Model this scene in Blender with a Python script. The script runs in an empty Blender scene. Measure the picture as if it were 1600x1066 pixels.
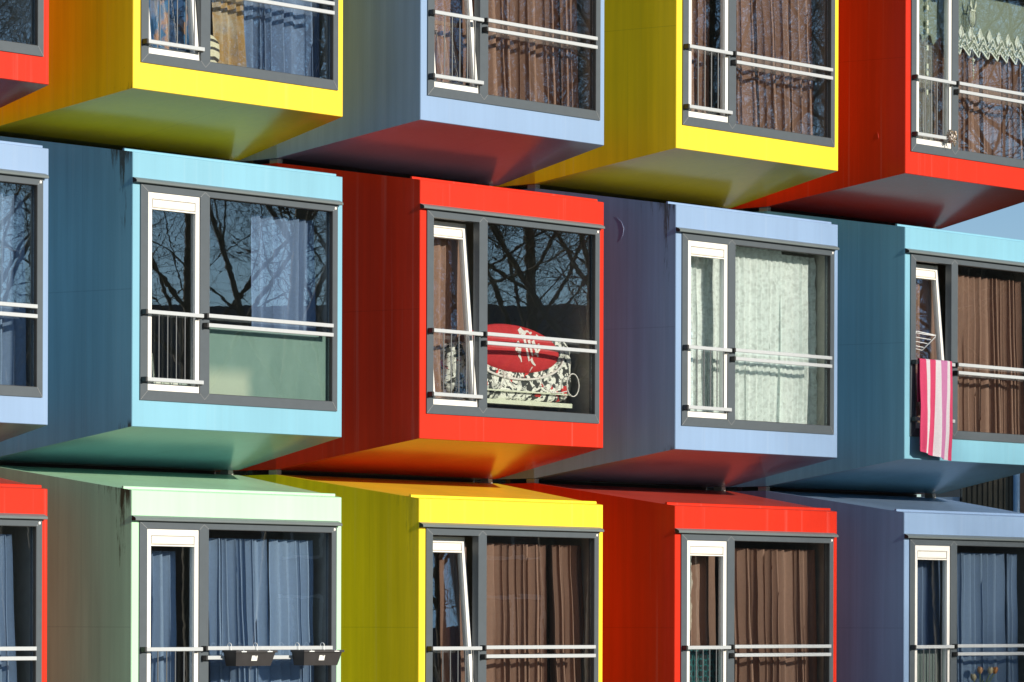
import bpy, math, random
from mathutils import Vector, Matrix, noise as mnoise
R = math.radians
sc = bpy.context.scene
COL = sc.collection

# ------------------------------------------------------------------ constants (metres)
W, H, D, T, TT, TB = 2.511, 2.276, 1.524, 0.247, 0.233, 0.246   # front width, height, taper depth, flares
PU, PZ, ST, Z0 = 3.091, 2.8, 0.387, 0.42                        # column pitch, storey, step forward, plinth
BACK = 6.1
def origin(r, c): return Vector(((c - 2) * PU, -(c - 2) * ST, Z0 + (3 - r) * PZ))

# ------------------------------------------------------------------ materials
def newmat(name):
    m = bpy.data.materials.new(name); m.use_nodes = True
    nt = m.node_tree
    for n in list(nt.nodes): nt.nodes.remove(n)
    out = nt.nodes.new('ShaderNodeOutputMaterial')
    return m, nt, out
def N(nt, t, **kw):
    n = nt.nodes.new(t)
    for k, v in kw.items():
        if k.startswith('i_'):
            key = k[2:].replace('_', ' ')
            n.inputs[key].default_value = v
        else: setattr(n, k, v)
    return n
def math_n(nt, op, a, b=None, clamp=False):
    n = nt.nodes.new('ShaderNodeMath'); n.operation = op; n.use_clamp = clamp
    for i, v in enumerate((a, b)):
        if v is None: continue
        if isinstance(v, (int, float)): n.inputs[i].default_value = v
        else: nt.links.new(v, n.inputs[i])
    return n.outputs[0]
def ramp(nt, fac, p0, p1, c0=0.0, c1=1.0):
    n = nt.nodes.new('ShaderNodeMapRange'); n.clamp = True
    nt.links.new(fac, n.inputs[0])
    for i, v in zip((1, 2, 3, 4), (p0, p1, c0, c1)): n.inputs[i].default_value = v
    return n.outputs[0]
def noise_n(nt, vec, scale, detail=3, rough=.55, mapping=None):
    n = nt.nodes.new('ShaderNodeTexNoise'); n.inputs['Scale'].default_value = scale
    n.inputs['Detail'].default_value = detail; n.inputs['Roughness'].default_value = rough
    if mapping:
        mp = nt.nodes.new('ShaderNodeMapping'); mp.inputs['Scale'].default_value = mapping
        nt.links.new(vec, mp.inputs['Vector']); vec = mp.outputs[0]
    nt.links.new(vec, n.inputs['Vector'])
    return n.outputs['Fac']
def mixc(nt, fac, a, b, mode='MIX'):
    n = nt.nodes.new('ShaderNodeMix'); n.data_type = 'RGBA'; n.blend_type = mode
    for i, v in zip((0, 6, 7), (fac, a, b)):
        if isinstance(v, (int, float)): n.inputs[i].default_value = v
        elif isinstance(v, (tuple, list)): n.inputs[i].default_value = (*v[:3], 1)
        else: nt.links.new(v, n.inputs[i])
    return n.outputs[2]
def simple(name, rgb, rough=.5, metal=0, var=.08, scale=12, spec=.5, bump=0):
    m, nt, out = newmat(name)
    b = N(nt, 'ShaderNodeBsdfPrincipled'); nt.links.new(b.outputs[0], out.inputs[0])
    b.inputs['Roughness'].default_value = rough; b.inputs['Metallic'].default_value = metal
    b.inputs['Specular IOR Level'].default_value = spec
    tc = N(nt, 'ShaderNodeTexCoord')
    f = noise_n(nt, tc.outputs['Object'], scale, 4)
    v = ramp(nt, f, .3, .7, 1 - var, 1 + var)
    c = mixc(nt, 1.0, rgb, v, 'MULTIPLY'); nt.links.new(c, b.inputs['Base Color'])
    if bump:
        bp = N(nt, 'ShaderNodeBump'); bp.inputs['Distance'].default_value = bump
        nt.links.new(f, bp.inputs['Height']); nt.links.new(bp.outputs[0], b.inputs['Normal'])
    return m

def paint(name, rgb, seam='side', moss=0.0, rough=.20, grime=0.0, coat=.3, spec=.34, film=0.0):
    """glossy coated sheet: rain streaks, seams, moss below the roof corner, slight oil-canning"""
    m, nt, out = newmat(name)
    b = N(nt, 'ShaderNodeBsdfPrincipled'); nt.links.new(b.outputs[0], out.inputs[0])
    tc = N(nt, 'ShaderNodeTexCoord'); oc = tc.outputs['Object']
    oi = N(nt, 'ShaderNodeObjectInfo')
    add = nt.nodes.new('ShaderNodeVectorMath'); add.operation = 'ADD'
    nt.links.new(oc, add.inputs[0]); nt.links.new(oi.outputs['Location'], add.inputs[1])
    vec = add.outputs[0]
    sep = N(nt, 'ShaderNodeSeparateXYZ'); nt.links.new(oc, sep.inputs[0])
    x, y, z = sep.outputs
    st = noise_n(nt, vec, 1.0, 5, .6, (14, 14, .45))
    big = noise_n(nt, vec, 1.0, 2, .5, (1.6, 1.6, .8))
    f1 = ramp(nt, st, .3, .75, *((.86, 1.06) if seam == 'side' else (.95, 1.03))); f2 = ramp(nt, big, .3, .7, .95, 1.04)
    c = mixc(nt, 1.0, rgb, math_n(nt, 'MULTIPLY', f1, f2), 'MULTIPLY')
    spots = noise_n(nt, vec, 60, 2, .5)
    c = mixc(nt, ramp(nt, spots, .72, .8, 0, .35), c, tuple(v * .45 for v in rgb))
    # pale chalky wash in faint vertical runs
    wash = noise_n(nt, vec, 1.0, 3, .5, (22, 22, .25))
    c = mixc(nt, ramp(nt, wash, .60, .74, 0, .05), c, (.62, .62, .58))
    if grime:
        gn = noise_n(nt, vec, 1.0, 5, .62, (9, 9, .9))
        c = mixc(nt, ramp(nt, gn, .30, .72, grime * .62, grime), c, (.07, .10, .045))
    if film:
        fn = noise_n(nt, vec, 1.0, 5, .6, (3, 6, 3))
        c = mixc(nt, ramp(nt, fn, .3, .7, film * .7, film * 1.2), c, (.40, .35, .27))
    # seams
    if seam == 'side':
        s1 = math_n(nt, 'LESS_THAN', math_n(nt, 'ABSOLUTE', math_n(nt, 'SUBTRACT', z, 1.14)), .004)
        s2 = math_n(nt, 'LESS_THAN', math_n(nt, 'ABSOLUTE', math_n(nt, 'SUBTRACT', y, .52)), .003)
        sm = math_n(nt, 'MAXIMUM', math_n(nt, 'MULTIPLY', s1, .22), math_n(nt, 'MULTIPLY', s2, .14))
        c = mixc(nt, sm, c, tuple(v * .3 for v in rgb))
    elif seam == 'flat':
        s1 = math_n(nt, 'LESS_THAN', math_n(nt, 'ABSOLUTE', math_n(nt, 'SUBTRACT', x, 1.25)), .004)
        c = mixc(nt, math_n(nt, 'MULTIPLY', s1, .4), c, tuple(v * .4 for v in rgb))
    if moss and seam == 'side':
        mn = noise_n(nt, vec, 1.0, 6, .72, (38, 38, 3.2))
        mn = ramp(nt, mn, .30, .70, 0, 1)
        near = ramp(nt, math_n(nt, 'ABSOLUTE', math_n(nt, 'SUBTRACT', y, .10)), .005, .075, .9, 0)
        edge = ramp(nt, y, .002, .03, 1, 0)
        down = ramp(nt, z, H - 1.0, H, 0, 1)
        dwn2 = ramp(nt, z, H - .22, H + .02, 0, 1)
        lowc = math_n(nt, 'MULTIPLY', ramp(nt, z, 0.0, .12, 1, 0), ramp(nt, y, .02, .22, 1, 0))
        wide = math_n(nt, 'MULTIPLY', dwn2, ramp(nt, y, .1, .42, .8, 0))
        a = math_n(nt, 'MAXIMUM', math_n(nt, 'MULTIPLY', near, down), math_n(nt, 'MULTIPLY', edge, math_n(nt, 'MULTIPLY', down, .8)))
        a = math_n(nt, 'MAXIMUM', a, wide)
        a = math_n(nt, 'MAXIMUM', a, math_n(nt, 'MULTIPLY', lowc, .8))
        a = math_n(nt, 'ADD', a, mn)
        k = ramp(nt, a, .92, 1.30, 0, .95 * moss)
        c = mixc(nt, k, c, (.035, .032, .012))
    nt.links.new(c, b.inputs['Base Color'])
    b.inputs['Roughness'].default_value = .55
    b.inputs['Specular IOR Level'].default_value = spec
    rr = ramp(nt, big, .3, .7, rough * .8, rough * 1.15); nt.links.new(rr, b.inputs['Coat Roughness'])
    b.inputs['Coat Weight'].default_value = coat; b.inputs['Coat IOR'].default_value = 1.45
    bp = N(nt, 'ShaderNodeBump'); bp.inputs['Distance'].default_value = .006; bp.inputs['Strength'].default_value = .35
    oil = noise_n(nt, vec, 1.0, 1, .4, (1.7, 1.7, 1.7))
    nt.links.new(oil, bp.inputs['Height']); nt.links.new(bp.outputs[0], b.inputs['Normal']); nt.links.new(bp.outputs[0], b.inputs['Coat Normal'])
    return m

COLS = {
 'red': (.55, .017, .001), 'yellow': (.88, .61, .003), 'lavender': (.19, .30, .48),
 'light_blue': (.155, .38, .50), 'mint': (.40, .68, .45)}
PM = {}
def pmat(col, seam, moss=0):
    k = (col, seam, moss)
    if k not in PM:
        g = .24 if (col == 'mint' and seam == 'side') else (.06 if seam == 'side' else 0)
        rgb = COLS[col]
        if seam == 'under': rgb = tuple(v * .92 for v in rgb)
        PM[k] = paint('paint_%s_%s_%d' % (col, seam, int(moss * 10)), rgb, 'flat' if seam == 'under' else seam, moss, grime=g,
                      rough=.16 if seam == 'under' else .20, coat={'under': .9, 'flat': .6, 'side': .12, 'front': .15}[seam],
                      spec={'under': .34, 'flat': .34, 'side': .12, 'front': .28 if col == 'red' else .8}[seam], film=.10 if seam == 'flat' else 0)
    return PM[k]

M_room = simple('room_lining', (.44, .43, .39), .9)
M_frame = simple('frame_grey', (.070, .086, .100), .42, var=.05)
M_cap = simple('cap_grey', (.12, .145, .15), .45, var=.05)
M_weld = simple('weld_bead', (.24, .25, .26), .6)
M_black = simple('black_rubber', (.012, .012, .013), .6)
M_white = simple('white_upvc', (.72, .71, .68), .35, var=.02)
M_gap = simple('vent_shadow_gap', (.16, .14, .11), .8)
M_vent = simple('vent_white', (.74, .72, .67), .4, var=.02)
M_alu = simple('brushed_aluminium', (.48, .51, .53), .42, metal=.25, var=.04, scale=30)
M_steel = simple('dark_steel_bar', (.07, .08, .088), .45)
M_conc = simple('pad_concrete', (.30, .29, .27), .85)

def glass(name, k, tint=(.96, .975, .97), wob=.00012):
    m, nt, out = newmat(name)
    tc = N(nt, 'ShaderNodeTexCoord')
    oi = N(nt, 'ShaderNodeObjectInfo')
    add = nt.nodes.new('ShaderNodeVectorMath'); add.operation = 'ADD'
    nt.links.new(tc.outputs['Object'], add.inputs[0]); nt.links.new(oi.outputs['Location'], add.inputs[1])
    n1 = noise_n(nt, add.outputs[0], 1.0, 2, .5, (2.2, 2.2, 5.5))
    n2 = noise_n(nt, add.outputs[0], 1.0, 1, .5, (9, 9, 16))
    h = math_n(nt, 'ADD', n1, math_n(nt, 'MULTIPLY', n2, .16))
    bp = N(nt, 'ShaderNodeBump'); bp.inputs['Distance'].default_value = wob
    nt.links.new(h, bp.inputs['Height'])
    ge = N(nt, 'ShaderNodeNewGeometry')
    dt = nt.nodes.new('ShaderNodeVectorMath'); dt.operation = 'DOT_PRODUCT'
    nt.links.new(ge.outputs['Incoming'], dt.inputs[0]); nt.links.new(ge.outputs['Normal'], dt.inputs[1])
    c1 = math_n(nt, 'SUBTRACT', 1.0, math_n(nt, 'ABSOLUTE', dt.outputs['Value']), True)
    sch = math_n(nt, 'ADD', .04, math_n(nt, 'MULTIPLY', math_n(nt, 'POWER', c1, 5.0), .96))
    f = math_n(nt, 'MULTIPLY', sch, k, True)
    t = N(nt, 'ShaderNodeBsdfTransparent'); t.inputs[0].default_value = (*tint, 1)
    g = N(nt, 'ShaderNodeBsdfGlossy'); g.inputs['Roughness'].default_value = 0.0
    g.inputs[0].default_value = (.93, .98, 1, 1)
    nt.links.new(bp.outputs[0], g.inputs['Normal'])
    mx = N(nt, 'ShaderNodeMixShader'); nt.links.new(f, mx.inputs[0])
    nt.links.new(t.outputs[0], mx.inputs[1]); nt.links.new(g.outputs[0], mx.inputs[2])
    nt.links.new(mx.outputs[0], out.inputs[0])
    return m
M_glass = glass('window_glass', 3.8)

def cloth(name, rgb, var=.06, scale=40, weave=True, alpha=1.0, transl=0.0, rough=.9):
    m, nt, out = newmat(name)
    b = N(nt, 'ShaderNodeBsdfPrincipled'); b.inputs['Roughness'].default_value = rough
    b.inputs['Specular IOR Level'].default_value = .15
    tc = N(nt, 'ShaderNodeTexCoord')
    f = noise_n(nt, tc.outputs['Object'], scale, 4, .6)
    c = mixc(nt, 1.0, rgb, ramp(nt, f, .3, .7, 1 - var, 1 + var), 'MULTIPLY')
    nt.links.new(c, b.inputs['Base Color'])
    sh = b.outputs[0]
    if transl:
        tr = N(nt, 'ShaderNodeBsdfTranslucent'); nt.links.new(c, tr.inputs[0])
        mx = N(nt, 'ShaderNodeMixShader'); mx.inputs[0].default_value = transl
        nt.links.new(sh, mx.inputs[1]); nt.links.new(tr.outputs[0], mx.inputs[2]); sh = mx.outputs[0]
    if alpha < 1:
        t = N(nt, 'ShaderNodeBsdfTransparent')
        mx = N(nt, 'ShaderNodeMixShader'); mx.inputs[0].default_value = alpha
        nt.links.new(t.outputs[0], mx.inputs[1]); nt.links.new(sh, mx.inputs[2]); sh = mx.outputs[0]
    nt.links.new(sh, out.inputs[0])
    return m
def lace_mat():
    m, nt, out = newmat('white_lace')
    tc = N(nt, 'ShaderNodeTexCoord')
    f = noise_n(nt, tc.outputs['Object'], 22, 4, .62)
    v = nt.nodes.new('ShaderNodeTexVoronoi'); v.inputs['Scale'].default_value = 30
    nt.links.new(tc.outputs['Object'], v.inputs['Vector'])
    a = math_n(nt, 'ADD', ramp(nt, f, .42, .58, .74, 1.0), ramp(nt, v.outputs['Distance'], .3, .6, 0, .12), True)
    d = N(nt, 'ShaderNodeBsdfDiffuse'); d.inputs[0].default_value = (.87, .94, .92, 1)
    tr = N(nt, 'ShaderNodeBsdfTranslucent'); tr.inputs[0].default_value = (.7, .74, .68, 1)
    mx = N(nt, 'ShaderNodeMixShader'); mx.inputs[0].default_value = .10
    nt.links.new(d.outputs[0], mx.inputs[1]); nt.links.new(tr.outputs[0], mx.inputs[2])
    t = N(nt, 'ShaderNodeBsdfTransparent')
    m2 = N(nt, 'ShaderNodeMixShader'); nt.links.new(a, m2.inputs[0])
    nt.links.new(t.outputs[0], m2.inputs[1]); nt.links.new(mx.outputs[0], m2.inputs[2])
    nt.links.new(m2.outputs[0], out.inputs[0])
    return m

# ------------------------------------------------------------------ mesh helpers
class MB:
    """collects vertices and faces for ONE mesh object"""
    def __init__(s): s.v = []; s.f = []; s.m = []; s.uv = None
    def face(s, pts, mi=0):
        i = len(s.v); s.v += [tuple(p) for p in pts]; s.f.append(tuple(range(i, i + len(pts)))); s.m.append(mi)
    def box(s, x0, x1, y0, y1, z0, z1, mi=0):
        i = len(s.v)
        s.v += [(x, y, z) for x in (x0, x1) for y in (y0, y1) for z in (z0, z1)]
        for q in ((0, 1, 3, 2), (4, 6, 7, 5), (0, 4, 5, 1), (2, 3, 7, 6), (0, 2, 6, 4), (1, 5, 7, 3)):
            s.f.append(tuple(i + k for k in q)); s.m.append(mi)
    def prism(s, poly, y0, y1, mi=0):
        """poly of (x,z), counter-clockwise seen from the front, extruded from y0 (front) to y1"""
        n = len(poly); i = len(s.v)
        s.v += [(p[0], y0, p[1]) for p in poly] + [(p[0], y1, p[1]) for p in poly]
        s.f.append(tuple(range(i, i + n))); s.m.append(mi)
        s.f.append(tuple(range(i + 2 * n - 1, i + n - 1, -1))); s.m.append(mi)
        for k in range(n):
            j = (k + 1) % n
            s.f.append((i + k, i + n + k, i + n + j, i + j)); s.m.append(mi)
    def tube(s, pts, radii, n=8, mi=0, closed=False, cap=True):
        pts = [Vector(p) for p in pts]; L = len(pts)
        if isinstance(radii, (int, float)): radii = [radii] * L
        ups = None; base = len(s.v)
        for k, p in enumerate(pts):
            if closed: d = pts[(k + 1) % L] - pts[k - 1]
            else: d = pts[min(k + 1, L - 1)] - pts[max(k - 1, 0)]
            d = d.normalized() if d.length > 1e-9 else Vector((0, 0, 1))
            if ups is None: ups = d.orthogonal().normalized()
            ups = (ups - d * ups.dot(d)); ups = ups.normalized() if ups.length > 1e-6 else d.orthogonal().normalized()
            w = d.cross(ups)
            for q in range(n):
                a = 2 * math.pi * q / n
                s.v.append(tuple(p + (ups * math.cos(a) + w * math.sin(a)) * radii[k]))
        for k in range(L if closed else L - 1):
            k2 = (k + 1) % L
            for q in range(n):
                q2 = (q + 1) % n
                s.f.append((base + k * n + q, base + k * n + q2, base + k2 * n + q2, base + k2 * n + q)); s.m.append(mi)
        if cap and not closed:
            s.f.append(tuple(base + q for q in range(n - 1, -1, -1))); s.m.append(mi)
            s.f.append(tuple(base + (L - 1) * n + q for q in range(n))); s.m.append(mi)
    def lathe(s, prof, cx=0, cy=0, cz=0, n=16, mi=0):
        base = len(s.v); L = len(prof)
        for (r, z) in prof:
            for q in range(n):
                a = 2 * math.pi * q / n
                s.v.append((cx + r * math.cos(a), cy + r * math.sin(a), cz + z))
        for k in range(L - 1):
            for q in range(n):
                q2 = (q + 1) % n
                s.f.append((base + k * n + q, base + k * n + q2, base + (k + 1) * n + q2, base + (k + 1) * n + q)); s.m.append(mi)
    def grid(s, fn, nu, nv, mi=0):
        base = len(s.v)
        for j in range(nv + 1):
            for i in range(nu + 1): s.v.append(tuple(fn(i / nu, j / nv)))
        for j in range(nv):
            for i in range(nu):
                a = base + j * (nu + 1) + i
                s.f.append((a, a + 1, a + nu + 2, a + nu + 1)); s.m.append(mi)
    def mesh(s, name, smooth=False):
        me = bpy.data.meshes.new(name); me.from_pydata(s.v, [], s.f)
        for p, mi in zip(me.polygons, s.m):
            p.material_index = mi
            if smooth: p.use_smooth = True
        me.update(); return me
def link(name, me, mats, parent=None, loc=(0, 0, 0), rot=(0, 0, 0)):
    if me.materials is not None and len(me.materials) == 0:
        for m in mats: me.materials.append(m)
    o = bpy.data.objects.new(name, me); COL.objects.link(o)
    o.parent = parent; o.location = loc; o.rotation_euler = rot
    return o
def tag(o, label, cat, group=None, kind=None):
    o['label'] = label; o['category'] = cat
    if group: o['group'] = group
    if kind: o['kind'] = kind
    return o
def empty(name, loc, label, cat, group=None):
    o = bpy.data.objects.new(name, None); COL.objects.link(o); o.location = loc
    o.empty_display_size = .2
    return tag(o, label, cat, group)

# ------------------------------------------------------------------ module parts (built once, shared)
FX0, FX1, FZ0, FZ1 = .082, 2.440, .224, 2.020       # window frame outer
SX0, SX1, SZ0, SZ1 = .168, .770, .306, 1.958        # casement opening
PX0, PX1, PZ0, PZ1 = .880, 2.378, .306, 1.966       # fixed pane opening
def loop(x0, x1, z0, z1, y): return [(x0, y, z0), (x1, y, z0), (x1, y, z1), (x0, y, z1)]
def ring_faces(mb, a, b, mi=0):
    for k in range(4):
        j = (k + 1) % 4; mb.face([a[k], a[j], b[j], b[k]], mi)

def me_front():
    mb = MB(); e = .007
    l0 = loop(0, W, 0, H, e); l1 = loop(e * .6, W - e * .6, e * .6, H - e * .6, 0)
    l2 = loop(FX0, FX1, FZ0, FZ1, 0); l3 = loop(FX0, FX1, FZ0, FZ1, .07)
    ring_faces(mb, l0, l1); ring_faces(mb, l1, l2); ring_faces(mb, l2, l3)
    l4 = loop(0.0, W, 0.0, H, .02); ring_faces(mb, l4, l0)
    return mb.mesh('front_panel')
def me_side(left):
    mb = MB(); s = -1 if left else 1; x0 = 0 if left else W; y0 = .0072
    def P(i):   # outer edge points: front, ring, back
        return [(x0, y0), (x0 + s * T, D), (x0 + s * T, BACK)][i]
    zb = [(0, H), (-TB, H + TT), (-TB, H + TT)]
    ns = 6
    for i in (0, 1):
        (xa, ya), (xb, yb) = P(i), P(i + 1); (za0, za1), (zb0, zb1) = zb[i], zb[i + 1]
        q = [(xa, ya, za0), (xb, yb, zb0), (xb, yb, zb1), (xa, ya, za1)]
        mb.face(q if not left else q[::-1], 0)
        k = -s * .06
        q = [(xa + k, max(ya, .07), za0 + .05), (xb + k, yb, zb0 + .05), (xb + k, yb, zb1 - .05), (xa + k, max(ya, .07), za1 - .05)]
        mb.face(q if left else q[::-1], 1)
    # thin turned lip along the front edge
    return mb.mesh('side_wall')
def me_flat(top):
    mb = MB(); y0 = .0072
    z = [(H if top else 0), (H + TT if top else -TB), (H + TT if top else -TB)]
    X = [(0, W), (-T, W + T), (-T, W + T)]; Y = [y0, D, BACK]; k = -.05 if top else .05
    for i in (0, 1):
        q = [(X[i][0], Y[i], z[i]), (X[i][1], Y[i], z[i]), (X[i + 1][1], Y[i + 1], z[i + 1]), (X[i + 1][0], Y[i + 1], z[i + 1])]
        mb.face(q if top else q[::-1], 0)
        a, b = max(Y[i], .07), Y[i + 1]
        q = [(X[i][0] + .06, a, z[i] + k), (X[i][1] - .06, a, z[i] + k), (X[i + 1][1] - .06, b, z[i + 1] + k), (X[i + 1][0] + .06, b, z[i + 1] + k)]
        mb.face(q[::-1] if top else q, 1)
    return mb.mesh('roof' if top else 'underside')
def me_trim():
    mb = MB(); sl = TT / D; y = .088
    x0, x1 = -.010, W + .010
    z = H + sl * y - .004
    prof = [(y, z), (y, z + .020), (y + .005, z + .024), (y + .022, z + .026), (y + .022, z + .003)]
    n = len(prof)
    for k in range(n):
        a, b = prof[k], prof[(k + 1) % n]
        mb.face([(x0, a[0], a[1]), (x0, b[0], b[1]), (x1, b[0], b[1]), (x1, a[0], a[1])])
    mb.face([(x0, p[0], p[1]) for p in prof]); mb.face([(x1, p[0], p[1]) for p in prof[::-1]])
    return mb.mesh('roof_trim')
def me_back():
    mb = MB()
    mb.face([(-T, BACK, -TB), (-T, BACK, H + TT), (W + T, BACK, H + TT), (W + T, BACK, -TB)], 0)
    mb.face([(-T + .06, BACK - .06, -TB + .05), (W + T - .06, BACK - .06, -TB + .05), (W + T - .06, BACK - .06, H + TT - .05), (-T + .06, BACK - .06, H + TT - .05)], 1)
    return mb.mesh('back_wall')
def me_frame():
    mb = MB(); a, b = -.012, .060
    mb.box(FX0, SX0, a, b, FZ0, FZ1); mb.box(PX1, FX1, a, b, FZ0, FZ1)
    mb.box(SX1, PX0, a - .001, b, SZ0, PZ1)
    for x0, x1 in ((SX0, SX1), (SX1, PX0), (PX0, PX1)):
        mb.box(x0, x1, a, b, FZ0, SZ0)
        mb.box(x0, x1, a, b, PZ1 if x0 != SX0 else SZ1, FZ1)
    # mitre weld lines, a hair proud
    yw = a - .0018; w = .0034
    def seam(p, q):
        d = Vector((q[0] - p[0], 0, q[1] - p[1])).normalized(); n = Vector((-d.z, 0, d.x)) * w * .5
        P, Q = Vector((p[0], yw, p[1])), Vector((q[0], yw, q[1]))
        mb.face([P - n, Q - n, Q + n, P + n], 1)
    seam((FX0 + .004, FZ0 + .004), (SX0 - .002, SZ0 - .002)); seam((FX1 - .004, FZ0 + .004), (PX1 + .002, PZ0 - .002))
    seam((FX0 + .01, FZ1 - .01), (SX0 - .002, SZ1 + .002)); seam((FX1 - .01, FZ1 - .01), (PX1 + .002, PZ1 + .002))
    mx = (SX1 + PX0) / 2
    seam((SX1, SZ0), (mx, SZ0 - .05)); seam((PX0, SZ0), (mx, SZ0 - .05))
    seam((SX1, SZ1), (mx, SZ1 + .045)); seam((PX0, SZ1 + .008), (mx, SZ1 + .045))
    # black glazing gasket round the fixed pane
    g = .004
    for x0, x1, z0, z1 in ((PX0, PX0 + g, PZ0, PZ1), (PX1 - g, PX1, PZ0, PZ1), (PX0 + g, PX1 - g, PZ0, PZ0 + g), (PX0 + g, PX1 - g, PZ1 - g, PZ1)):
        mb.box(x0, x1, a + .004, .027, z0, z1, 2)
    return mb.mesh('window_frame')
def me_pane(): mb = MB(); mb.box(PX0 + .001, PX1 - .001, .028, .034, PZ0 + .001, PZ1 - .001); return mb.mesh('pane')
def me_cap():
    mb = MB()
    x0, x1 = 0.0, 2.468; prof = [(-.001, 2.022), (-.046, 2.022), (-.050, 2.026), (-.050, 2.040), (-.040, 2.050), (-.001, 2.066)]
    n = len(prof)
    for k in range(n):
        a, b = prof[k], prof[(k + 1) % n]
        mb.face([(x0, a[0], a[1]), (x0, b[0], b[1]), (x1, b[0], b[1]), (x1, a[0], a[1])])
    mb.face([(x0, p[0], p[1]) for p in prof], 1); mb.face([(x1, p[0], p[1]) for p in prof[::-1]], 1)
    return mb.mesh('drip_cap')
def me_screw():
    mb = MB(); mb.lathe([(0, .004), (.008, .0035), (.0125, .001), (.0125, -.001)], n=14)
    return mb.mesh('screw_cap')
SW, SH = SX1 - SX0 - .006, SZ1 - SZ0 - .006   # sash size; its own origin is the bottom front edge
def me_sash():
    mb = MB(); s = .046
    mb.box(0, s, 0, .058, 0, SH); mb.box(SW - s, SW, 0, .058, 0, SH)
    mb.box(s, SW - s, 0, .058, 0, .056); mb.box(s, SW - s, 0, .058, SH - .050, SH)
    return mb.mesh('casement_sash')
def me_vent():
    mb = MB(); s = .046; z1 = SH - .051; z0 = z1 - .088
    mb.box(s + .001, SW - s - .001, .010, .05, z0 + .018, z1)
    mb.box(s + .012, SW - s - .012, .004, .0098, z0 + .024, z1 - .008)
    for q in ((s + .008, SW - s - .008, z1 - .008, z1 - .004), (s + .008, s + .012, z0 + .02, z1 - .008), (SW - s - .012, SW - s - .008, z0 + .02, z1 - .008)): mb.box(q[0], q[1], .0085, .0099, q[2], q[3], 1)
    mb.box(s + .001, SW - s - .001, .002, .05, z0, z0 + .011)
    mb.box(s + .006, SW - s - .006, .014, .05, z0 + .0112, z0 + .0178, 1)
    return mb.mesh('vent_grille')
def me_spane():
    mb = MB(); s = .046; mb.box(s + .001, SW - s - .001, .024, .030, .057, SH - .140); return mb.mesh('sash_pane')
def me_rail(L):
    mb = MB(); e = .003
    prof = [(-.066, -.016), (-.069, -.013), (-.069, .014), (-.066, .017), (-.047, .017), (-.047, -.016)]
    n = len(prof)
    for k in range(n):
        a, b = prof[k], prof[(k + 1) % n]
        mb.face([(0, a[0], a[1]), (0, b[0], b[1]), (L, b[0], b[1]), (L, a[0], a[1])])
    mb.face([(0, p[0], p[1]) for p in prof]); mb.face([(L, p[0], p[1]) for p in prof[::-1]])
    return mb.mesh('rail')
def me_bracket():
    mb = MB(); mb.box(-.022, .022, -.0465, -.0125, -.020, .020); return mb.mesh('bracket')
def me_bracket_open():   # end clamp that also wraps the rail end
    mb = MB(); mb.box(-.022, .022, -.0465, -.0125, -.022, .020); mb.box(-.022, -.0005, -.071, -.0466, -.020, .020); return mb.mesh('bracket')
def me_bal(L):
    mb = MB(); mb.tube([(0, -.057, 0), (0, -.057, L)], .0055, 8); return mb.mesh('baluster')
def me_spacer():
    mb = MB(); mb.box(-.03, .03, 0, .10, 0, .040); return mb.mesh('spacer_block')
def me_gap_block():  # added dark strips that stop daylight showing through the gaps between modules
    mb = MB(); mb.box(-T, W + T, D + .30, D + .36, H + TT + .001, H + TT + .043)
    mb.box(W + T + .001, W + T + .088, D + 1.25, D + 1.31, -TB, H + TT + .001); return mb.mesh('gap_light_block')
def me_sill(): mb = MB(); mb.box(.07, 2.44, .062, .17, .262, .288); return mb.mesh('window_board')

FRONT, SIDEL, SIDER, ROOF, UND, BACKM, TRIM = me_front(), me_side(True), me_side(False), me_flat(True), me_flat(False), me_back(), me_trim()
FRAME, PANE, CAP, SCREW, SASH, VENT, SPANE = me_frame(), me_pane(), me_cap(), me_screw(), me_sash(), me_vent(), me_spane()
RAILS, RAILL, BRK, BRKO = me_rail(.648), me_rail(1.515), me_bracket(), me_bracket_open()
BAL, SPACER, SILL, GAP_BLOCK = me_bal(.535), me_spacer(), me_sill(), me_gap_block()
CACHE = {}
def colored(me, *mats):
    k = (me.name, tuple(m.name for m in mats))
    if k not in CACHE:
        c = me.copy()
        for m in mats: c.materials.append(m)
        CACHE[k] = c
    return CACHE[k]

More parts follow.
